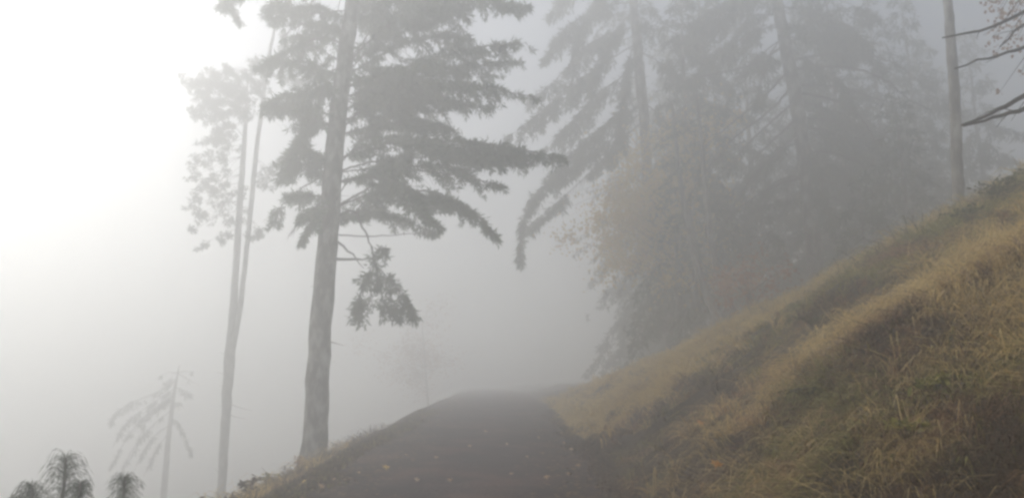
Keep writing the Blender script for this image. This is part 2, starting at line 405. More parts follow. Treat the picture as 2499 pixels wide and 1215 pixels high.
for row, pts, dz, sd in [(270, [(570, 220), (520, 200), (462, 204)], -.3, .2), (290, [(565, 250), (520, 245), (485, 235)], .4, .2), (250, [(580, 190), (550, 160)], .2, .2), (310, [(570, 275), (540, 280), (520, 290)], 0, .2), (330, [(560, 300), (530, 330), (525, 350)], -.2, .2)]:
    limb(t2, q, fol, row, pts, dz, sd * 1.9, r0=.02, step=.05, k=9, gap=.22, tuft=.17, tw=.05)
for row, pts, dz, sd in [(300, [(655, 285), (690, 318)], 0, .05), (260, [(625, 210), (600, 180)], .2, .34), (200, [(640, 165), (615, 160)], 0, .34), (150, [(690, 120), (690, 85)], 0, .2), (180, [(700, 190), (740, 200)], .3, .35)]:
    limb(t2, q2, fol, row, pts, dz, sd * 1.9, r0=.016, step=.05, k=9, gap=.22, tuft=.17, tw=.05, needle=sd > .1)
for c_u, c_v, c_r in [(480, 385, .10), (470, 415, .10), (500, 400, .08), (520, 375, .12), (545, 390, .1), (475, 432, .07), (520, 430, .09), (490, 460, .08), (482, 480, .09), (470, 505, .06), (490, 520, .09), (495, 525, .08), (475, 560, .05), (498, 598, .07), (540, 585, .05),
                      (535, 470, .16), (555, 500, .17), (540, 520, .14), (565, 540, .12), (545, 450, .12), (520, 465, .1), (560, 330, .14), (540, 345, .1), (555, 360, .1), (515, 340, .1), (495, 345, .07), (530, 310, .12), (555, 420, .07), (575, 470, .1),
                      *[(470 + 165 * R.random(), 165 + 130 * R.random() ** .8, .05 + .11 * R.random()) for _ in range(34)], (455, 203, .05), (470, 207, .08), (650, 430, .12), (640, 455, .09), (632, 575, .06), (615, 578, .05), (640, 572, .04), (560, 575, .05), (660, 420, .1)]:
    c = at(c_u, c_v, D2 + .5 * R.normal()); clump(fol, c, c_r * 1.9, int(8 + 110 * c_r), tuft=.15, tw=.045, k=4)
    for _ in range(3):
        clump(fol, c + R.normal(size=3) * np.array([2.2, 2.2, 1.7]) * c_r, c_r * (.5 + .9 * R.random()), int(5 + 50 * c_r), tuft=.15, tw=.045, k=4, tall=1.3)
    b0 = on_trunk(q if c_u < 600 else q2, c_v - 40)
    w = MB(); w.tube(spline([b0, (b0 + c) / 2 + UP * .12, c], 7), np.linspace(.012, .004, 7), 4); w.build("branch", DEADWOOD, t2, True)
fol.build("crown", NEEDLE_B, t2)
for v, du, dv, qq in ((868, -26, -8, q), (905, -30, 2, q), (945, -22, -4, q), (985, 62, 16, q), (1015, 48, 6, q), (990, -20, 0, q), (1150, -18, -8, q)):
    c = on_trunk(qq, v); e = at(pix(c)[0] + du, v + dv, c[1] - .05); mdl = (c + e) / 2 - UP * .04
    s1 = MB(); s1.tube(spline([c, mdl, e], 6), np.linspace(.013, .004, 6), 4); s1.build("branch_stub", DEADWOOD, t2, True)

# ---- the drooping conifer right of the track (R1)
D3 = 32.0
HOLES[0] = .30; HOLES[1] = 1.6
tp, tr = trunk_px([(1645, 862, 36), (1622, 760, 32), (1602, 620, 28), (1583, 480, 26), (1572, 300, 25), (1556, 120, 24), (1545, 0, 20), (1540, -80, 13), (1536, -150, 3)], D3)
tp, tr, base = sink(tp, tr)
t3 = empty("drooping_fir", base, "fir with long boughs hanging over the track from the grassy bank's edge", "tree")
q, r, s_, l_ = finish_trunk(tp, tr, 50, 10, .12)
m = MB(); m.tube(q, r, s_, l_); m.build("trunk", BARK, t3, True)
fol = MB()
for row, pts, dz, sd in [(10, [(1460, 20), (1370, 80), (1325, 150)], -.8, .7), (60, [(1450, 100), (1360, 190), (1290, 250)], .7, .75), (110, [(1450, 170), (1350, 250), (1235, 338)], -1.2, .8), (160, [(1470, 220), (1390, 300), (1320, 370)], .8, .8),
                         (220, [(1480, 300), (1400, 370), (1330, 440)], -.5, .65), (270, [(1480, 350), (1400, 405), (1320, 460), (1275, 540), (1268, 640)], -1.0, .5), (300, [(1490, 370), (1420, 440), (1330, 520), (1290, 560)], .6, .45),
                         (-60, [(1450, -60), (1370, -10), (1340, 40)], .3, .8), (-40, [(1480, -30), (1420, 60), (1400, 130)], -1.0, .8), (60, [(1640, 80), (1720, 130), (1780, 230)], .5, .8), (130, [(1640, 170), (1700, 230), (1740, 300)], -.6, .7), (30, [(1500, 80), (1460, 140), (1440, 230)], -1.2, .7),
                         (240, [(1520, 290), (1500, 350), (1490, 420)], -1.2, .5), (250, [(1620, 290), (1660, 330), (1700, 420)], -.6, .45), (90, [(1530, 170), (1520, 260), (1525, 370)], -1.0, .6)]:
    limb(t3, q, fol, row, pts, dz, sd * 1.3, r0=.035, step=.07, k=9, gap=.26, tuft=.27, tw=.065, droop=.9, hang=.25)
for row, pts, dz in [(395, [(1480, 442), (1390, 472)], 0), (425, [(1470, 470), (1375, 512)], .3), (470, [(1500, 520), (1400, 590)], -.4), (510, [(1520, 560), (1440, 640)], .3), (550, [(1530, 590), (1450, 690)], -.3), (580, [(1530, 640), (1470, 720)], .4), (620, [(1545, 665), (1480, 755)], -.4), (650, [(1560, 700), (1500, 770)], .2), (690, [(1570, 735), (1520, 800)], -.2), (530, [(1520, 545), (1400, 620)], -.5), (600, [(1540, 625), (1440, 660)], .3),
                     (560, [(1640, 600), (1680, 660)], .2), (640, [(1650, 690), (1690, 740)], -.2), (480, [(1640, 520), (1690, 600)], .3)]:
    limb(t3, q, fol, row, pts, dz, .42, r0=.02, step=.11, k=4, gap=.42, tuft=.17, tw=.03, droop=.9, hang=.3, start=.25)
for j in range(18):
    t = R.random(); c = q[int(37 + t * 11)]; a = R.random() * 6.28; L = (1 - t) * 2.2 + .6
    P = [c, c + np.array([math.cos(a), math.sin(a), -.15]) * L * .5, c + np.array([math.cos(a), math.sin(a), -.7]) * L]
    w = MB(); bough(w, fol, P, .6, r0=.025, step=.12, k=4, tuft=.2, tw=.055); w.build("branch", DEADWOOD, t3, True)
fol.build("crown", NEEDLE_B, t3)

# ---- the broad fir with arching dead limbs (R2)
D4 = 31.0
HOLES[0] = .34
tp, tr = trunk_px([(1995, 690, 42), (1982, 560, 38), (1966, 400, 35), (1940, 230, 33), (1915, 100, 30), (1896, 0, 25), (1885, -80, 16), (1876, -150, 4)], D4)
tp, tr, base = sink(tp, tr)
t4 = empty("broad_fir", base, "broad fir with arching bare lower limbs, widest tree above the grassy bank", "tree")
q, r, s_, l_ = finish_trunk(tp, tr, 50, 12, .12)
m = MB(); m.tube(q, r, s_, l_); m.build("trunk", BARK, t4, True)
fol = MB()
for row, pts, dz in [(170, [(1860, 240), (1740, 340), (1600, 465)], -1.0), (215, [(1880, 270), (1790, 340), (1700, 450), (1650, 560)], -1.4), (250, [(1880, 300), (1810, 370), (1770, 450)], -.6), (290, [(1890, 340), (1830, 400), (1780, 480)], .6), (330, [(1890, 380), (1830, 440), (1770, 540)], -.4), (120, [(1830, 160), (1700, 190), (1600, 225)], -.4),
                     (175, [(2060, 165), (2150, 190), (2215, 240), (2272, 270)], -1.0), (200, [(2060, 215), (2130, 240), (2200, 255)], .6), (230, [(2050, 250), (2110, 300), (2150, 380)], -.8), (280, [(2040, 300), (2080, 340), (2100, 420)], .5), (360, [(2060, 380), (2150, 440), (2220, 540)], -.5), (430, [(1880, 460), (1790, 520), (1740, 600)], -.8), (470, [(2050, 490), (2120, 540), (2160, 600)], .2), (140, [(2060, 130), (2170, 150), (2250, 200)], .8)]:
    limb(t4, q, fol, row, pts, dz * 2.2 - 1.5, .34, r0=.06, step=.12, k=4, gap=.5, tuft=.16, tw=.035, droop=.9, hang=.3, start=.35)
for row, pts, dz, sd in [(60, [(1820, 90), (1740, 130), (1690, 200)], -1.2, .85), (30, [(1800, 40), (1710, 60), (1650, 110)], .5, .85), (-20, [(1820, -10), (1740, 20), (1690, 60)], -.8, .85), (100, [(1850, 140), (1800, 190), (1770, 270)], -1.6, .7), (20, [(1990, 30), (2060, 60), (2120, 110)], -.8, .85), (60, [(2000, 80), (2080, 110), (2160, 170)], .5, .85), (-30, [(1980, -20), (2070, 10), (2140, 40)], .2, .85), (90, [(1880, 130), (1860, 190), (1850, 260)], -1.8, .6), (120, [(1990, 160), (2050, 200), (2080, 270)], -1.4, .6),
                         (240, [(2030, 270), (2120, 330), (2210, 430)], .8, .7), (300, [(2040, 330), (2130, 400), (2210, 520)], -1.0, .75), (380, [(2040, 410), (2110, 480), (2180, 590)], .6, .75), (330, [(1990, 400), (2010, 470), (2030, 560)], -1.5, .6), (430, [(2060, 460), (2120, 520), (2190, 600)], -1.2, .6), (270, [(2060, 290), (2160, 350), (2250, 440)], 1.4, .7), (420, [(1900, 440), (1840, 500), (1800, 590)], 1.0, .6), (350, [(1890, 370), (1820, 430), (1770, 520)], 1.3, .6)]:
    limb(t4, q, fol, row, pts, dz, sd * 1.35, r0=.035, step=.075, k=8, gap=.24, tuft=.28, tw=.07, droop=.8, hang=.25)
for row, pts, dz in [(490, [(1930, 490), (1870, 500), (1810, 530)], -1.2), (520, [(2010, 520), (2060, 540), (2100, 580)], -1.2)]:
    limb(t4, q, fol, row, pts, dz, .35, r0=.02, step=.07, k=5, gap=.2, tuft=.16, tw=.05, droop=.4)
for j in range(26):
    t = R.random(); c = q[int(36 + t * 12)]; a = R.random() * 6.28; L = (1 - t) * 2.6 + .6
    P = [c, c + np.array([math.cos(a), math.sin(a), -.15]) * L * .5, c + np.array([math.cos(a), math.sin(a), -.6]) * L]
    w = MB(); bough(w, fol, P, .7, r0=.025, step=.12, k=4, tuft=.2, tw=.055); w.build("branch", DEADWOOD, t4, True)
fol.build("crown", NEEDLE_B, t4)

# ---- bare pole of a trunk on the bank
D5 = 18.5
tp, tr = trunk_px([(2340, 508, 27), (2335, 380, 26), (2330, 250, 25), (2320, 100, 22), (2313, 0, 21), (2300, -150, 18), (2285, -400, 10)], D5)
tp, tr, base = sink(tp, tr)
t5 = empty("bare_trunk_pine", base, "straight slim trunk without low branches standing on the bank's grassy crest", "tree")
q, r, s_, l_ = finish_trunk(tp, tr, 50, 12, .14)
m = MB(); m.tube(q, r, s_, l_); m.build("trunk", BARK, t5, True)
fol = MB()
for j in range(22):
    t = R.random(); c = q[int(36 + t * 13)]; a = R.random() * 6.28; L = (1 - t) * 1.2 + .5
    P = [c, c + np.array([math.cos(a), math.sin(a), .1]) * L * .5, c + np.array([math.cos(a), math.sin(a), -.1]) * L]
    w = MB(); bough(w, fol, P, .5, r0=.02, step=.1, k=4); w.build("branch", DEADWOOD, t5, True)
fol.build("crown", NEEDLE_B, t5)

# ---- the tree just outside the frame whose dead limbs reach in
D6 = 8.5
g = np.array([7.6, 9.2, 0]); g[2] = H(g[0], g[1])
t6 = empty("overhanging_tree", g, "autumn tree reaching in bare dark branches and russet leaves beside the slim trunk", "tree")
cl = [g - UP * .2, g + np.array([-.05, 0, 2]), g + np.array([.05, .1, 4.5]), g + np.array([.1, .1, 7.5]), g + np.array([.1, .2, 9])]
q, r, s_, l_ = finish_trunk(cl, [.17, .14, .12, .07, .02], 36, 12, .12)
m = MB(); m.tube(q, r, s_, l_); m.build("trunk", BARK, t6, True)
def dead(tree, P, r0, r1, twigs=0):
    w = MB(); n = 14; a = spline(P, n); a[1:-1] += R.normal(size=(n - 2, 3)) * .008
    w.tube(a, np.linspace(r0, r1, n), 7, .2)
    for _ in range(twigs):
        k = R.integers(3, n - 1); d = a[k] - a[k - 1]; d = d / np.linalg.norm(d) + R.normal(size=3) * .5; L = .1 + .3 * R.random()
        w.tube(np.array([a[k], a[k] + d * L * .5, a[k] + d * L - UP * .03]), [r1 * .6, .004, .002], 4)
    return w.build("dead_branch", DEADWOOD, tree, True)
def tq(z): return q[np.argmin(np.abs(q[:, 2] - z))]
for pts, d0, d1, ra, rb_ in [([(2640, 130), (2499, 236), (2420, 275), (2347, 306)], 9.1, 8.4, .05, .012), ([(2640, 215), (2499, 266), (2430, 285), (2352, 307)], 9.2, 8.4, .042, .012), ([(2640, 70), (2499, 116), (2420, 140), (2330, 168)], 9.2, 8.9, .035, .008), ([(2640, -60), (2499, 30), (2400, 74), (2300, 93)], 9.1, 8.7, .04, .008), ([(2640, -10), (2499, 62), (2470, 85), (2440, 115)], 9.2, 9.3, .03, .008)]:
    P = [at(u, v, d0 + (d1 - d0) * j / 3) for j, (u, v) in enumerate(pts)]
    dead(t6, [tq(P[0][2] + .15)] + P, ra, rb_, 3)
lf = MB()
for u, v, rr_, n in [(2440, 20, .22, 60), (2420, 95, .12, 26), (2470, 50, .22, 60), (2430, 130, .07, 12), (2480, 100, .15, 30), (2420, 0, .15, 30), (2495, 15, .2, 50), (2490, 180, .05, 8), (2440, 225, .05, 8), (2425, 60, .1, 16), (2560, 0, .5, 160), (2600, 120, .5, 120)]:
    n = n * 2 // 3; c = at(u, v, 11.5 + .5 * R.normal()); p = c + R.normal(size=(n, 3)) * rr_ * .6; dd = R.normal(size=(n, 3)); dd[:, 2] -= .5; dd /= np.linalg.norm(dd, axis=1)[:, None]
    lf.blades(p, p + dd * .075, .055)
    w = MB(); b0 = tq(c[2] + .3); w.tube(spline([b0, (b0 + c) / 2 + UP * .1, c], 6), np.linspace(.014, .003, 6), 4); w.build("branch", DEADWOOD, t6, True)
lf.build("crown", PALELEAF, t6)

# ---- leaning thin trunks between the firs
for (pts, d, lab) in [([(1752, 778, 22), (1720, 705, 19), (1690, 600, 17), (1670, 500, 15), (1655, 400, 12), (1640, 250, 6)], 29, "thin leaning trunk, first to the right of the drooping fir"),
                      ([(1785, 748, 20), (1758, 690, 18), (1738, 600, 16), (1725, 500, 14), (1715, 380, 11), (1700, 230, 5)], 28, "thin leaning trunk close beside the broad fir's dead limbs")]:
    tp, tr = trunk_px(pts, d); tp, tr, base = sink(tp, tr)
    o = empty("leaning_tree", base, lab, "tree", "thin leaning trunks between the firs")
    q, r, s_, l_ = finish_trunk(tp, tr, 30, 9, .12); m = MB(); m.tube(q, r, s_, l_); m.build("trunk", BARK, o, True)
    fol = MB()
    for j in range(9):
        c = q[R.integers(16, 29)]; a = R.random() * 6.28; L = .5 + .8 * R.random()
        w = MB(); bough(w, fol, [c, c + np.array([math.cos(a), math.sin(a), 0]) * L * .5, c + np.array([math.cos(a), math.sin(a), -.4]) * L], .35, r0=.014, step=.12, k=4, tuft=.17, tw=.05, gap=.35); w.build("branch", DEADWOOD, o, True)
    fol.build("crown", NEEDLE_B, o)

# ---- broadleaf trees in autumn colour
def leafy(name, lab, cat, trunk, d, blobs, mat, leaf=.11, group=None):
    tp, tr = trunk_px(trunk, d); tp, tr, base = sink(tp, tr)
    o = empty(name, base, lab, cat, group)
    q, r, s_, l_ = finish_trunk(tp, tr, 26, 8, .12); m = MB(); m.tube(q, r, s_, l_)
    lf = MB()
    for u, v, rr_, n in blobs:
        c = at(u, v, d + .8 * R.normal()); p = R.normal(size=(n, 3)); p = c + p * rr_ * .55 * (1 + .4 * R.normal(size=(n, 1)))
        dd = R.normal(size=(n, 3)); dd[:, 2] -= .6; dd /= np.linalg.norm(dd, axis=1)[:, None]
        L = leaf * (.6 + .8 * R.random(n))
        lf.blades(p, p + dd * L[:, None], L * .75)
        b0 = q[np.argmin(np.abs(q[:, 2] - (c[2] - .4 * np.linalg.norm(c[:2] - base[:2]))))]
        w = MB(); w.tube(spline([b0, b0 * .4 + c * .6 + UP * .1, c], 7), np.linspace(.022, .005, 7), 4); w.build("branch", DEADWOOD, o, True)
    m.build("trunk", BARK, o, True); lf.build("crown", mat, o)
    return o
leafy("maple_tree", "ochre and pinkish autumn maple filling the gap behind the drooping fir", "tree",
      [(1660, 800, 18), (1655, 650, 16), (1650, 480, 12), (1650, 330, 6), (1655, 270, 3)], 31,
      [(1640 + 60 * R.normal(), 300 + 380 * k_ / 46 + 14 * R.normal(), .75, 200) for k_ in range(46)] + [(1510 + 45 * R.normal(), 430 + 220 * R.random(), .7, 150) for _ in range(22)] + [(1560 + 40 * R.normal(), 420 + 280 * R.random(), .55, 130) for _ in range(16)], LEAF_Y, .13)
leafy("russet_bush", "low russet bush at the foot of the firs where the bank meets the fog", "bush",
      [(1830, 730, 12), (1832, 690, 8), (1834, 650, 4)], 23,
      [(1830 + 50 * R.normal(), 690 + 32 * R.normal(), .32, 90) for _ in range(16)], LEAF_R, .09)
leafy("russet_sapling", "faint russet sapling seen through fog beyond the track's left verge", "tree",
      [(1045, 990, 6), (1040, 920, 5), (1035, 850, 4), (1030, 790, 2)], 58,
      [(1035 + 45 * R.normal(), 870 + 50 * R.normal(), .9, 140) for _ in range(26)], LEAF_R, .15)
# ---- conifers given by a rule: whorled limbs that droop with age
def conifer(name, lab, base, height, radius, group=None, lean=(0, 0), per_m=4.0, first=.12, droop=.5, side=.5, k=4, tuft=.22, tw=.07, gap=.3, step=.15, mat=NEEDLE_B, r0=None, limbs=False):
    base = np.array([base[0], base[1], H(base[0], base[1])]); height = min(height, 22.6 - base[2])
    o = empty(name, base, lab, "tree", group)
    n = 24; t = np.linspace(0, 1, n); r0 = r0 or height * .012 + .02
    q = base + np.stack([lean[0] * t * height, lean[1] * t * height, t * height - .15], -1); q[1:-1, :2] += R.normal(size=(n - 2, 2)) * .02
    m = MB(); m.tube(q, r0 * (1 - t * .93), 9, .12)
    fol = MB(); N = int(height * per_m)
    for j in range(N):
        t_ = first + (1 - first) * ((j + R.random()) / N); c = q[0] + (q[-1] - q[0]) * t_
        a = j * 2.4 + R.normal() * .3; L = radius * (1 - t_) ** .75 * (.6 + .55 * R.random()) + .12
        up = .25 - droop * (1 - t_) * 1.2
        P = [c, c + np.array([math.cos(a), math.sin(a), .1 + up * .3]) * L * .5, c + np.array([math.cos(a), math.sin(a), up - .25]) * L]
        bough(m, fol, P, side * (1 - t_ * .5), r0=.014 + .012 * (1 - t_), step=step, k=k, tuft=tuft, tw=tw, gap=gap, droop=.6, hang=.15)
    m.build("trunk", BARK, o, True); fol.build("crown", mat, o)
    return o
def gp(u, d):
    """ground position in photo column u, d metres ahead"""
    x = (u - CX) / F_PX * d * 1.0
    return np.array([x, d])
# faint sapling conifer lower left
D7 = 41.0
tp, tr = trunk_px([(398, 1225, 17), (404, 1150, 15), (412, 1060, 12), (425, 960, 9), (433, 915, 5), (437, 893, 2)], D7); tp, tr, base = sink(tp, tr)
t7 = empty("young_conifer", base, "faint sparse young conifer with drooping limbs, left of the forked tree", "tree")
q, r, s_, l_ = finish_trunk(tp, tr, 30, 8, .12); m = MB(); m.tube(q, r, s_, l_); m.build("trunk", BARK, t7, True); fol = MB()
for row, pts, dz, sd in [(905, [(410, 908), (390, 920)], 0, .15), (905, [(450, 905), (470, 908)], 0, .2), (900, [(436, 896), (440, 890)], 0, .2), (920, [(420, 925), (400, 935)], .2, .25), (940, [(445, 950), (470, 965)], .2, .25), (955, [(410, 975), (385, 1000)], -.2, .3), (915, [(455, 922), (488, 942)], .2, .14), (935, [(380, 958), (320, 982), (280, 1010), (270, 1035)], -.4, .3), (950, [(370, 985), (310, 1030), (275, 1090)], .3, .34), (970, [(360, 1010), (310, 1065), (270, 1140)], -.3, .36), (975, [(440, 985), (452, 1000)], .2, .2),
                         (1000, [(370, 1040), (320, 1100), (285, 1180)], .2, .36), (1030, [(370, 1070), (335, 1130), (310, 1210)], -.2, .3), (1010, [(440, 1040), (460, 1085), (468, 1110)], 0, .2), (1060, [(380, 1100), (350, 1160)], .3, .3), (960, [(390, 990), (350, 1040), (330, 1100)], -.6, .3)]:
    limb(t7, q, fol, row, pts, dz, sd * 1.25, r0=.022, step=.06, k=7, gap=.3, tuft=.2, tw=.022, droop=.9, hang=.35, start=.05)
fol.build("crown", NEEDLE_B, t7)
# trees down the left slope, all but lost in the fog
HOLES[0] = .3; HOLES[1] = 1.0
# the wood behind on the bank
for u, d, h, rr_, lab in [(1570, 43, 20, 3.8, "tall conifer behind the drooping fir's hanging boughs"), (1750, 33, 19, 3.6, "dark conifer filling the gap between drooping fir and broad fir"), (1660, 40, 20, 4.0, "pale conifer rising behind the autumn maple"),
                          (2090, 33, 18, 3.6, "dense conifer close behind the broad fir's right side"), (2200, 35, 19, 3.2, "grey conifer left of the slim bare trunk"), (2245, 28, 9, 2.4, "short bushy conifer at the foot of the slim bare trunk"), (2130, 27, 5.5, 2.2, "low young fir beneath the broad fir's right limbs"), (1900, 30, 4.5, 1.8, "low spreading fir at the foot of the broad fir's trunk"),
                          (2450, 36, 15, 3.4, "faded conifer behind the dead branches"), (2330, 40, 20, 4.2, "soft grey conifer directly behind the slim bare trunk"), (2290, 35, 19, 3.4, "shadowy conifer between the broad fir and the slim bare trunk"), (2050, 34, 19, 3.8, "shadowy conifer crowding the broad fir from behind its right shoulder"), (1700, 31, 17, 3.0, "shadowy conifer among the thin leaning trunks"), (1860, 36, 21, 4.0, "pale tall conifer behind the broad fir's trunk"), (1990, 38, 21, 4.0, "farthest grey conifer on the crest behind the broad fir"), (1660, 48, 20, 4.0, "palest conifer beyond the maple")]:
    conifer("bank_conifer", lab, gp(u, d), h, rr_, "conifers of the wood on the bank", per_m=4.5, side=1.0, gap=.2, first=.08, k=6, tuft=.3, tw=.08, droop=.6)
HOLES[0] = 0

# ---- young pines at the lower left
def young_pine(lab, tops, d, root_u):
    root = gp(root_u, d); root = np.array([root[0], root[1], H(root[0], root[1])])
    o = empty("young_pine", root, lab, "young pine", "young pines on the verge")
    st = MB(); fol = MB()
    for j, (u, v, dv, L) in enumerate(tops):
        top = at(u, v, d + .12 * R.normal() * (j > 0)); low = at(u - 6, v + dv, d)
        a = spline([root, root * .4 + low * .6 + np.array([0, 0, -.05]), low, top], 16)
        st.tube(a, np.linspace(.018, .009, 16), 6)
        n = 430; tt = .5 + .5 * R.random(n) ** .75; kq = np.clip((tt * 15).astype(int), 0, 14)
        p = a[kq] + (a[kq + 1] - a[kq]) * (tt * 15 - kq)[:, None]
        ang = R.random(n) * 6.283; dd = np.stack([np.cos(ang), np.sin(ang), .65 + .35 * R.normal(size=n)], -1)
        dd /= np.linalg.norm(dd, axis=1)[:, None]; l = L * ((.5 + .75 * R.random(n)) * (.75 + .5 * vnoise(ang * 1.3, ang * 0 + j, 1.0, 51)))[:, None]
        m1 = p + dd * l * .5; d2 = dd * np.array([1, 1, 0]) * .55 + np.array([0, 0, -.75]); d2 /= np.linalg.norm(d2, axis=1)[:, None]
        m2 = m1 + (dd * .4 + d2 * .6) * l * .35; e = m2 + d2 * l * .45
        for x0, x1, w_ in ((p, m1, .004), (m1, m2, .004), (m2, e, .003)):
            fol.blades(x0, x1 + (x1 - x0) * .12, w_)
    st.build("stem", BARK, o, True); fol.build("needles", NEEDLE_Y, o)
young_pine("tallest young pine top with drooping needles at the lower left", [(160, 1116, 85, .15), (197, 1178, 50, .11)], 6.0, 175)
young_pine("rounded young pine top, the one nearest the faint sapling", [(305, 1162, 70, .12)], 6.3, 318)
young_pine("lowest young pine top, half sunk in the picture's corner", [(78, 1183, 60, .12), (45, 1215, 50, .10)], 5.8, 75)

# ------------------------------------------------------------------ grass and weeds
def tufts(cx_, cy_, per, length, width, flop, mats_w, jitter=.05):
    """curved grass blades in tufts; flop pulls them down the slope"""
    n = len(cx_) * per
    x = np.repeat(cx_, per) + R.normal(size=n) * jitter; y = np.repeat(cy_, per) + R.normal(size=n) * jitter
    z = H(x, y) - .01; p = np.stack([x, y, z], -1)
    e = .15; gxn = (H(x + e, y) - H(x - e, y)) / (2 * e); gyn = (H(x, y + e) - H(x, y - e)) / (2 * e)
    down = np.stack([-gxn, -gyn, np.zeros(n)], -1)
    ang = R.random(n) * 6.283; out = np.stack([np.cos(ang), np.sin(ang), np.zeros(n)], -1)
    tdir = np.repeat(R.normal(size=(len(cx_), 3)) * np.array([.5, .5, 0]), per, 0)
    hd = down * flop + out * .55 + tdir; 
    L = np.repeat(length * (.6 + .8 * R.random(len(cx_))), per) * (.55 + .7 * R.random(n))
    w = width * (.7 + .6 * R.random(n))
    P = [p]; d = np.stack([hd[:, 0] * .35, hd[:, 1] * .35, np.ones(n)], -1)
    for s_ in range(3):
        d = d + hd * .5 + np.array([0, 0, -.62 * s_])
        d /= np.linalg.norm(d, axis=1)[:, None]
        nx_ = P[-1] + d * (L / 3)[:, None]
        gz = H(nx_[:, 0], nx_[:, 1]) + .015 + .05 * R.random(n); nx_[:, 2] = np.maximum(nx_[:, 2], gz)
        P.append(nx_)
    side = np.cross(hd + np.array([0.001, 0, 0]), UP); side /= np.linalg.norm(side, axis=1)[:, None] + 1e-9
    side = side + R.normal(size=(n, 3)) * .35
    ws = [.8, 1, .7, .08]
    V = np.stack([np.stack([P[a] - side * (w * ws[a] * .5)[:, None], P[a] + side * (w * ws[a] * .5)[:, None]], 1) for a in range(4)], 1)  # n,4,2,3
    V = V.reshape(n, 8, 3); base = np.arange(n)[:, None] * 8
    F = np.stack([base + np.array([2 * a, 2 * a + 1, 2 * a + 3, 2 * a + 2])[None] for a in range(3)], 1).reshape(-1, 4)
    mats_w.add(V.reshape(-1, 3), F)
def scatter(n, y0, y1, u0, u1):
    """points on the right bank, denser near the camera"""
    y = y0 * (y1 / y0) ** R.random(n); x = xc(y) + W + u0 + (u1 - u0) * R.random(n) ** .8
    return x, y
straw, green, brown, rust = MB(), MB(), MB(), MB()
# what grows where on the bank: seeds at photo pixels, nearest one wins (with noise)
SEEDS = [  # u, v, kind
 (1500, 958, 's'), (1580, 918, 's'), (1650, 885, 's'), (1720, 838, 's'), (1800, 790, 's'), (1900, 748, 's'), (1980, 715, 's'), (2060, 672, 's'), (2400, 1170, 'r'), (1900, 900, 'r'), (2150, 760, 'r'), (2480, 620, 'r'), (2310, 860, 'r'), (1930, 1010, 'r'), (2250, 780, 'r'),
 (1480, 990, 's'), (1560, 960, 's'), (1650, 930, 's'), (1560, 1030, 's'), (1700, 900, 's'), (1760, 830, 's'), (1850, 780, 's'), (1950, 730, 's'),
 (1500, 1085, 'b'), (1580, 1085, 'b'), (1660, 1040, 'b'), (1740, 990, 'b'), (1820, 900, 'g'), (1900, 850, 'b'), (1990, 800, 'g'), (2080, 740, 'b'), (2120, 680, 'g'), (2060, 690, 'g'),
 (1850, 980, 's'), (1930, 930, 's'), (2010, 880, 's'), (2100, 830, 's'), (2180, 790, 's'), (2250, 730, 's'), (2330, 680, 's'), (2400, 640, 's'), (2450, 590, 's'), (2200, 680, 'b'), (2300, 620, 'g'), (2380, 540, 'g'), (2460, 480, 'g'), (2480, 700, 's'),
 (1780, 1060, 's'), (1830, 1020, 's'), (1900, 1040, 'b'), (1980, 970, 'r'), (2060, 920, 'b'), (2150, 880, 'b'), (2230, 840, 'b'), (2320, 800, 'b'), (2400, 760, 'b'), (2350, 880, 'b'),
 (2420, 830, 's'), (2470, 880, 'b'), (2410, 920, 's'), (1700, 1130, 'b'), (1620, 1150, 'b'), (1800, 1130, 's'), (1880, 1110, 'b'), (2000, 1060, 'b'), (2080, 1000, 's'), (2180, 960, 'b'), (2290, 960, 'g'), (2130, 1130, 's'), (2200, 1080, 'b'), (2230, 1160, 'b'), (2280, 1050, 'b'), (2380, 1020, 'b'), (2470, 1000, 'b'), (2360, 1130, 'b'), (2450, 1140, 'b'), (1960, 1150, 'b'), (1760, 1190, 'b'), (2050, 1190, 'b'), (2330, 1190, 'b')]
sp, sk = [], []
for u, v, k_ in SEEDS:
    p = hit(u, v)
    if p is not None: sp.append(p); sk.append(k_)
sp = np.array(sp); sk = np.array(sk)
def kind_at(x, y):
    xw = x + 1.3 * (vnoise(x, y, .8, 61) - .5) + .7 * (vnoise(x, y, 2.0, 62) - .5); yw = y + 1.3 * (vnoise(x, y, .8, 63) - .5) + .7 * (vnoise(x, y, 2.0, 64) - .5)
    z = H(xw, yw); p = np.stack([xw, yw, z], -1)
    dist = np.linalg.norm(p, axis=1)
    D = np.linalg.norm(p[:, None] - sp[None], axis=2) / dist[:, None] + .05 * R.normal(size=(len(x), len(sp)))
    k_ = sk[np.argmin(D, axis=1)].copy()
    k_[(vnoise(x, y, 1.3, 41) + .25 * R.normal(size=len(x))) > .78] = 'b'
    k_[(vnoise(x, y, 1.1, 43) + .2 * R.normal(size=len(x))) > .90] = 'g'
    k_[(vnoise(x, y, 1.5, 47) + .2 * R.normal(size=len(x))) > .77] = 'r'
    return k_
tx, ty = scatter(19000, 2.6, 32, .0, 12)
nx1, ny1 = scatter(11000, 2.4, 7.5, .0, 4.6); tx = np.concatenate([tx, nx1]); ty = np.concatenate([ty, ny1])
kk = kind_at(tx, ty); dist = np.sqrt(tx ** 2 + ty ** 2)
for a, b_ in ((0, 6), (6, 9), (9, 13), (13, 19), (19, 60)):
    dm = (dist >= a) & (dist < b_); wd = .0034 * max(1, (a + b_) / 2 / 6.0) if b_ < 50 else .016
    for kd, mb, L, fl in (('s', straw, .46, 1.0), ('g', green, .26, .7), ('b', brown, .26, .7), ('r', rust, .26, .7)):
        s_ = dm & (kk == kd)
        tufts(tx[s_], ty[s_], 20 if kd == 's' else 14, L, wd, fl, mb)
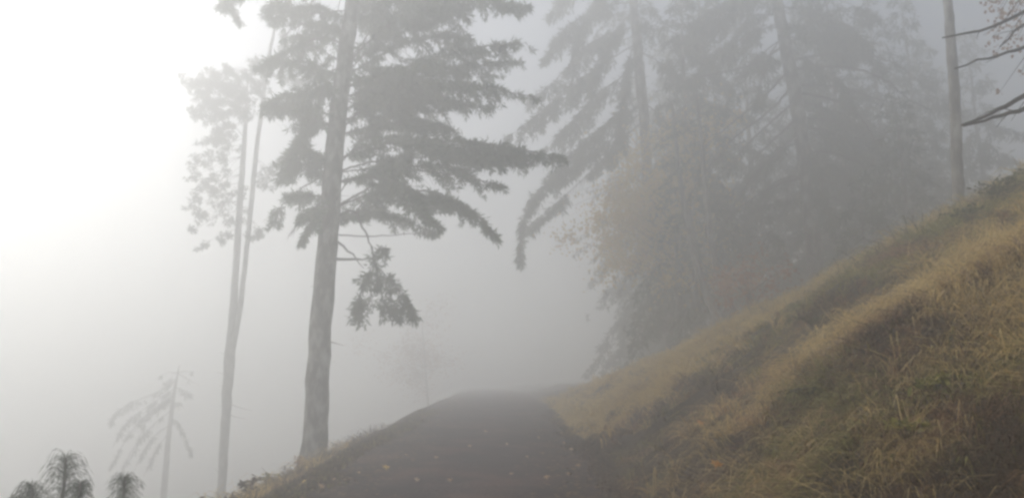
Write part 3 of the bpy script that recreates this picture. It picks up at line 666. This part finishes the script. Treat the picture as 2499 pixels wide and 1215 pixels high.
# a thin mix of the others everywhere
tx, ty = scatter(2600, 2.6, 30, .0, 13); h3 = R.integers(0, 3, len(tx))
for j, (mb, L) in enumerate(((straw, .36), (green, .24), (brown, .3))):
    tufts(tx[h3 == j], ty[h3 == j], 9, L, .006, .8, mb, .08)
# low dark growth creeping onto the track's left margin
y = 7.5 * (26 / 7.5) ** R.random(900); x = xc(y) - W + .75 * vnoise(y, y * 0, .9, 71) * R.random(900) - .35 * R.random(900)
tufts(x, y, 8, .10, .008, .5, brown, .06); tufts(x[::4], y[::4], 8, .09, .008, .5, green, .06)
y = 7.5 * (26 / 7.5) ** R.random(700); x = xc(y) + W - .6 * vnoise(y, y * 0, .9, 72) * R.random(700)
tufts(x, y, 8, .12, .008, .5, brown, .06)
# taller seed heads along the crest
cp = []
for u in np.linspace(1880, 2540, 34):
    lo_, hi_ = 300, 900
    while hi_ - lo_ > 4:
        mid_ = (lo_ + hi_) / 2
        if hit(u, mid_) is None: lo_ = mid_
        else: hi_ = mid_
    p = hit(u, hi_)
    for _ in range(8): cp.append(p[:2] + R.normal(size=2) * .4)
cp = np.array(cp)
for j, (mb, L) in enumerate(((green, .5), (brown, .5), (green, .42))):
    tufts(cp[j::3, 0], cp[j::3, 1], 9, L, .010, .15, mb, .1)
# the left verge
y = 6.5 * (22 / 6.5) ** (R.random(800) ** 1.6); x = xc(y) - W - .45 - .02 * (y - 6) - .9 * R.random(800)
h3 = np.where(R.random(800) < .72, 2, R.integers(0, 3, 800))
for j, (mb, L) in enumerate(((straw, .34), (green, .24), (brown, .36))):
    tufts(x[h3 == j], y[h3 == j], 9, L, .007, .2, mb, .07)
y = 8 + 9 * R.random(90); x = xc(y) - W - .35 - .9 * R.random(90) - .03 * (y - 8)
tufts(x, y, 12, .42, .006, .1, straw, .06)
tag(straw.build("straw_grass", STRAW), "long dry straw grass lying down the bank", "grass", kind="stuff")
tag(green.build("green_grass", GREENGRASS), "short yellowish green grass on the bank", "grass", kind="stuff")
tag(rust.build("rusty_weeds", RUSTWEED), "rust coloured dead bracken among the grass on the bank", "bracken", kind="stuff")
tag(brown.build("brown_weeds", BROWNWEED), "withered brown weeds among the grass on the bank", "weeds", kind="stuff")
# leaf litter on the track margins
lt = MB(); n = 6000
y = 5 * (34 / 5) ** R.random(n); sgn = np.where(R.random(n) < .5, -1, 1); x = xc(y) + sgn * (W - .35 + .45 * R.normal(size=n)); 
z = H(x, y) + .03 + .03 * R.random(n); p = np.stack([x, y, z], -1); d = R.normal(size=(n, 3)) * np.array([1, 1, .35]); d /= np.linalg.norm(d, axis=1)[:, None]
d[:, 2] *= .08; sd_ = np.cross(d, UP + .10 * R.normal(size=(n, 3))); sd_ /= np.linalg.norm(sd_, axis=1)[:, None]; lz = (.03 + .03 * R.random(n))[:, None]
lt.add(np.stack([p - d * lz, p + sd_ * lz * .6, p + d * lz, p - sd_ * lz * .6], 1).reshape(-1, 3), np.arange(4 * n).reshape(-1, 4))
tag(lt.build("leaf_litter", LITTER), "dark leaf litter along the track margins", "litter", kind="stuff")

# ---- plants one can pick out
def weed(name, lab, u, v, h, spread, mat, n=60, cat="plant", leaf=.07, group=None):
    p, vv = hit(u, v), v
    while p is None or p[1] > 22:   # behind the brow: root it on the nearest ground below and let it grow up to the same sight line
        vv += 6; p = hit(u, vv)
    if vv > v: h = max(h, min(.75, at(u, v, p[1])[2] - p[2]))
    o = empty(name, p, lab, cat, group); st, lf = MB(), MB()
    for j in range(max(5, n // 10)):
        a = R.random() * 6.28; e = p + np.array([math.cos(a) * spread * R.random(), math.sin(a) * spread * R.random(), h * (.6 + .5 * R.random())])
        ax = spline([p - UP * .03, p * .5 + e * .5 + UP * .08, e], 8); st.tube(ax, np.linspace(.006, .002, 8), 4)
        m = 10; t = .25 + .75 * R.random(m); k_ = np.clip((t * 7).astype(int), 0, 6); b = ax[k_] + (ax[k_ + 1] - ax[k_]) * (t * 7 - k_)[:, None]
        d = R.normal(size=(m, 3)); d[:, 2] = d[:, 2] * .4; d /= np.linalg.norm(d, axis=1)[:, None]
        lf.blades(b, b + d * leaf * (.6 + .8 * R.random(m))[:, None], leaf * .5)
    st.build("stem", BROWNWEED, o); lf.build("leaves", mat, o)
    return o
weed("bramble", "dark green bramble patch midway up the bank in the straw", 1985, 985, .12, .35, SHRUBLEAF, 320, leaf=.03)
weed("bramble", "dark green bramble patch higher up near the crest", 2000, 805, .16, .45, SHRUBLEAF, 320, leaf=.035)
weed("bramble", "dark low bramble at the bank's foot near the orange leaf", 1690, 1040, .18, .4, SHRUBLEAF, 140, leaf=.05)
weed("leafy_weed", "yellow green leafy weed in the brown patch on the bank's right", 2290, 985, .16, .25, GREENGRASS, 120)
weed("leafy_weed", "yellow green weed at the lower right, below the other leafy weed", 2230, 1100, .16, .25, GREENGRASS, 120)
weed("broom_shrub", "dark green shrub on the crest at the far right of the bank", 2440, 500, .45, .6, SHRUBLEAF, 260)
weed("broom_shrub", "olive shrub on the crest between slim trunk and bank top", 2370, 550, .3, .5, SHRUBLEAF, 200)
weed("verge_weed", "reddish brown weed on the left verge at the fir's foot", 735, 1130, .3, .25, LEAF_R, 90)
weed("verge_weed", "upright brown weed by the forked tree's foot on the verge", 605, 1190, .3, .2, BROWNWEED, 90)
weed("verge_weed", "small weed sprig sticking up alone left of the forked tree", 462, 1212, .2, .12, BROWNWEED, 50)
weed("verge_weed", "yellowish weed between the forked tree and the fir", 660, 1155, .25, .3, GREENGRASS, 110)
def tussock(lab, u, v, L, n=170):
    p = hit(u, v); o = empty("grass_tussock", p, lab, "grass tussock", "big straw tussocks"); m = MB()
    tufts(p[0] + .16 * R.normal(size=n // 10), p[1] + .16 * R.normal(size=n // 10), 14, L * .85, .0036, .9, m, .07); m.build("blades", STRAW, o)
tussock("pale straw tussock spilling over at the bank's lower right edge", 2230, 1150, .5)
tussock("arching straw tussock nearest the track's right edge", 1800, 1050, .55)
tussock("long haired straw tussock at the right edge, under the dark patch", 2420, 840, .6)
tussock("bleached straw tussock in the middle of the bank", 2060, 830, .5)

# ---- fallen leaves
LEAVES = {}
def leaf_mesh(mat):
    if mat.name in LEAVES: return LEAVES[mat.name]
    m = MB(); prof = [(0, 0), (.22, .25), (.5, .20), (.42, .45), (.62, .7), (.25, .66), (0, 1.05)]
    right = [(a, b) for a, b in prof]; left = [(-a, b) for a, b in prof[1:-1]]
    pts = [(a, b, .12 * abs(a) + .08 * math.sin(b * 3)) for a, b in right] + [(a, b, .12 * abs(a) + .08 * math.sin(b * 3)) for a, b in left[::-1]] + [(0, .5, 0)]
    v = np.array(pts); c = len(v) - 1; n = c
    m.add(v, None, [(i_, (i_ + 1) % n, c) for i_ in range(n)])
    m.tube(np.array([(0, 0, 0), (.03, -.2, .03), (.02, -.4, .06)]), .025, 4)
    o = m.build("fallen_leaf", mat); LEAVES[mat.name] = o; me = o.data; bpy.data.objects.remove(o); LEAVES[mat.name] = me
    return me
def leaf(u, v, size, mat, lab, group="fallen leaves"):
    p = hit(u, v)
    if p is None: return
    o = bpy.data.objects.new("fallen_leaf", leaf_mesh(mat)); col.objects.link(o)
    lift = .075 if abs(p[0] - xc(p[1])) < W + .1 else .16
    o.location = (p[0], p[1], float(H(p[0], p[1])) + lift); o.scale = (size,) * 3
    o.rotation_euler = (rad(28 + 22 * R.random()), rad(15 * R.normal()), .6 * R.normal())
    tag(o, lab, "leaf", group)
leaf(1712, 1072, .10, ORANGELEAF, "bright orange leaf caught in dark weeds at the bank's foot")
leaf(1748, 1185, .11, ORANGELEAF, "big dull orange leaf low on the bank nearest the viewer")
leaf(2440, 885, .07, ORANGELEAF, "orange leaf beside the long haired tussock at the right edge")
leaf(942, 1158, .10, GOLDLEAF, "bright golden leaf alone on the track's dark left margin")
leaf(735, 1195, .085, GOLDLEAF, "large golden leaf on the left verge below the fir")
leaf(702, 1155, .075, GOLDLEAF, "golden leaf high on the verge just left of the fir")
leaf(1395, 1110, .08, TANLEAF, "pale tan leaf on the track's right margin, largest there")
leaf(1375, 1092, .06, TANLEAF, "small tan leaf just behind the largest tan leaf")
leaf(1412, 1152, .07, TANLEAF, "tan leaf on the right margin nearest the viewer")
leaf(1248, 1172, .06, TANLEAF, "dull tan leaf lying alone mid track, nearest the viewer")
for u, v in [(1312, 1085), (1150, 1100), (1245, 1098), (1365, 1065), (1060, 1130), (1180, 1060), (990, 1120), (1330, 1180), (1100, 1190), (1390, 1180), (880, 1175), (820, 1190), (1010, 1185), (780, 1210), (1290, 1130)]:
    leaf(u + 6 * R.normal(), v + 4 * R.normal(), (.05 + .03 * R.random()), TANLEAF, "small dull leaf lying flat on the dark track", "small dull leaves on the track")

# ------------------------------------------------------------------ air, light, camera
def box(name, lo, hi):
    v = [(x, y, z) for x in (lo[0], hi[0]) for y in (lo[1], hi[1]) for z in (lo[2], hi[2])]
    f = [(0, 1, 3, 2), (4, 6, 7, 5), (0, 4, 5, 1), (2, 3, 7, 6), (0, 2, 6, 4), (1, 5, 7, 3)]
    me = bpy.data.meshes.new(name); me.from_pydata(v, [], f); me.update(); o = bpy.data.objects.new(name, me); col.objects.link(o); return o
HAZE_D, HAZE_G = .040, .70
hm = bpy.data.materials.new("haze_air"); hm.use_nodes = True; nt = hm.node_tree; nt.nodes.clear()
out = nt.nodes.new("ShaderNodeOutputMaterial"); pv = nt.nodes.new("ShaderNodeVolumePrincipled")
pv.inputs["Color"].default_value = (.990, .9962, .9895, 1); pv.inputs["Density"].default_value = HAZE_D; pv.inputs["Anisotropy"].default_value = HAZE_G
nt.links.new(pv.outputs[0], out.inputs["Volume"])
bpy.context.view_layer.update()
zs = [(o.matrix_world @ Vector(c)).z for o in bpy.data.objects if o.type == "MESH" for c in o.bound_box]
hz_ = box("haze", (-170, -45, min(zs) - 1), (170, 205, max(zs) + .5)); hz_.data.materials.append(hm)
tag(hz_, "thick pale fog filling the air", "fog", kind="stuff")

SUN_AZ, SUN_EL = rad(-64), rad(37)
sv = Vector((math.sin(SUN_AZ) * math.cos(SUN_EL), math.cos(SUN_AZ) * math.cos(SUN_EL), math.sin(SUN_EL)))
sl = bpy.data.lights.new("sun", "SUN"); sl.energy = 1.4; sl.angle = rad(20); sl.color = (1, .996, .982)
so = bpy.data.objects.new("sun", sl); col.objects.link(so); so.rotation_euler = (-sv).to_track_quat('-Z', 'Y').to_euler()
wd = bpy.data.worlds.new("World"); sc.world = wd; wd.use_nodes = True; nt = wd.node_tree
sky = nt.nodes.new("ShaderNodeTexSky"); sky.sky_type = 'NISHITA'; sky.sun_disc = False; sky.sun_elevation = SUN_EL; sky.sun_rotation = SUN_AZ
sky.dust_density = 4.0; sky.air_density = 1.0
hs = nt.nodes.new("ShaderNodeHueSaturation"); hs.inputs["Saturation"].default_value = .5; nt.links.new(sky.outputs[0], hs.inputs["Color"]); nt.links.new(hs.outputs[0], nt.nodes["Background"].inputs["Color"]); nt.nodes["Background"].inputs["Strength"].default_value = .15

cam = bpy.data.cameras.new("camera"); co = bpy.data.objects.new("camera", cam); col.objects.link(co); sc.camera = co
co.location = EYE; co.rotation_euler = (rad(90) + PITCH, 0, 0)
cam.sensor_width = 36; cam.lens = 36 * F_PX / 2499; cam.clip_end = 1000; cam.clip_start = .05
sc.view_settings.view_transform = 'Standard'; sc.view_settings.look = 'None'; sc.view_settings.exposure = 0.19; sc.view_settings.gamma = 1
sc.cycles.volume_bounces = 4; sc.cycles.max_bounces = 7; sc.cycles.diffuse_bounces = 2; sc.cycles.glossy_bounces = 1; sc.cycles.transmission_bounces = 2
sc.cycles.use_denoising = True; sc.cycles.filter_width = 2.8
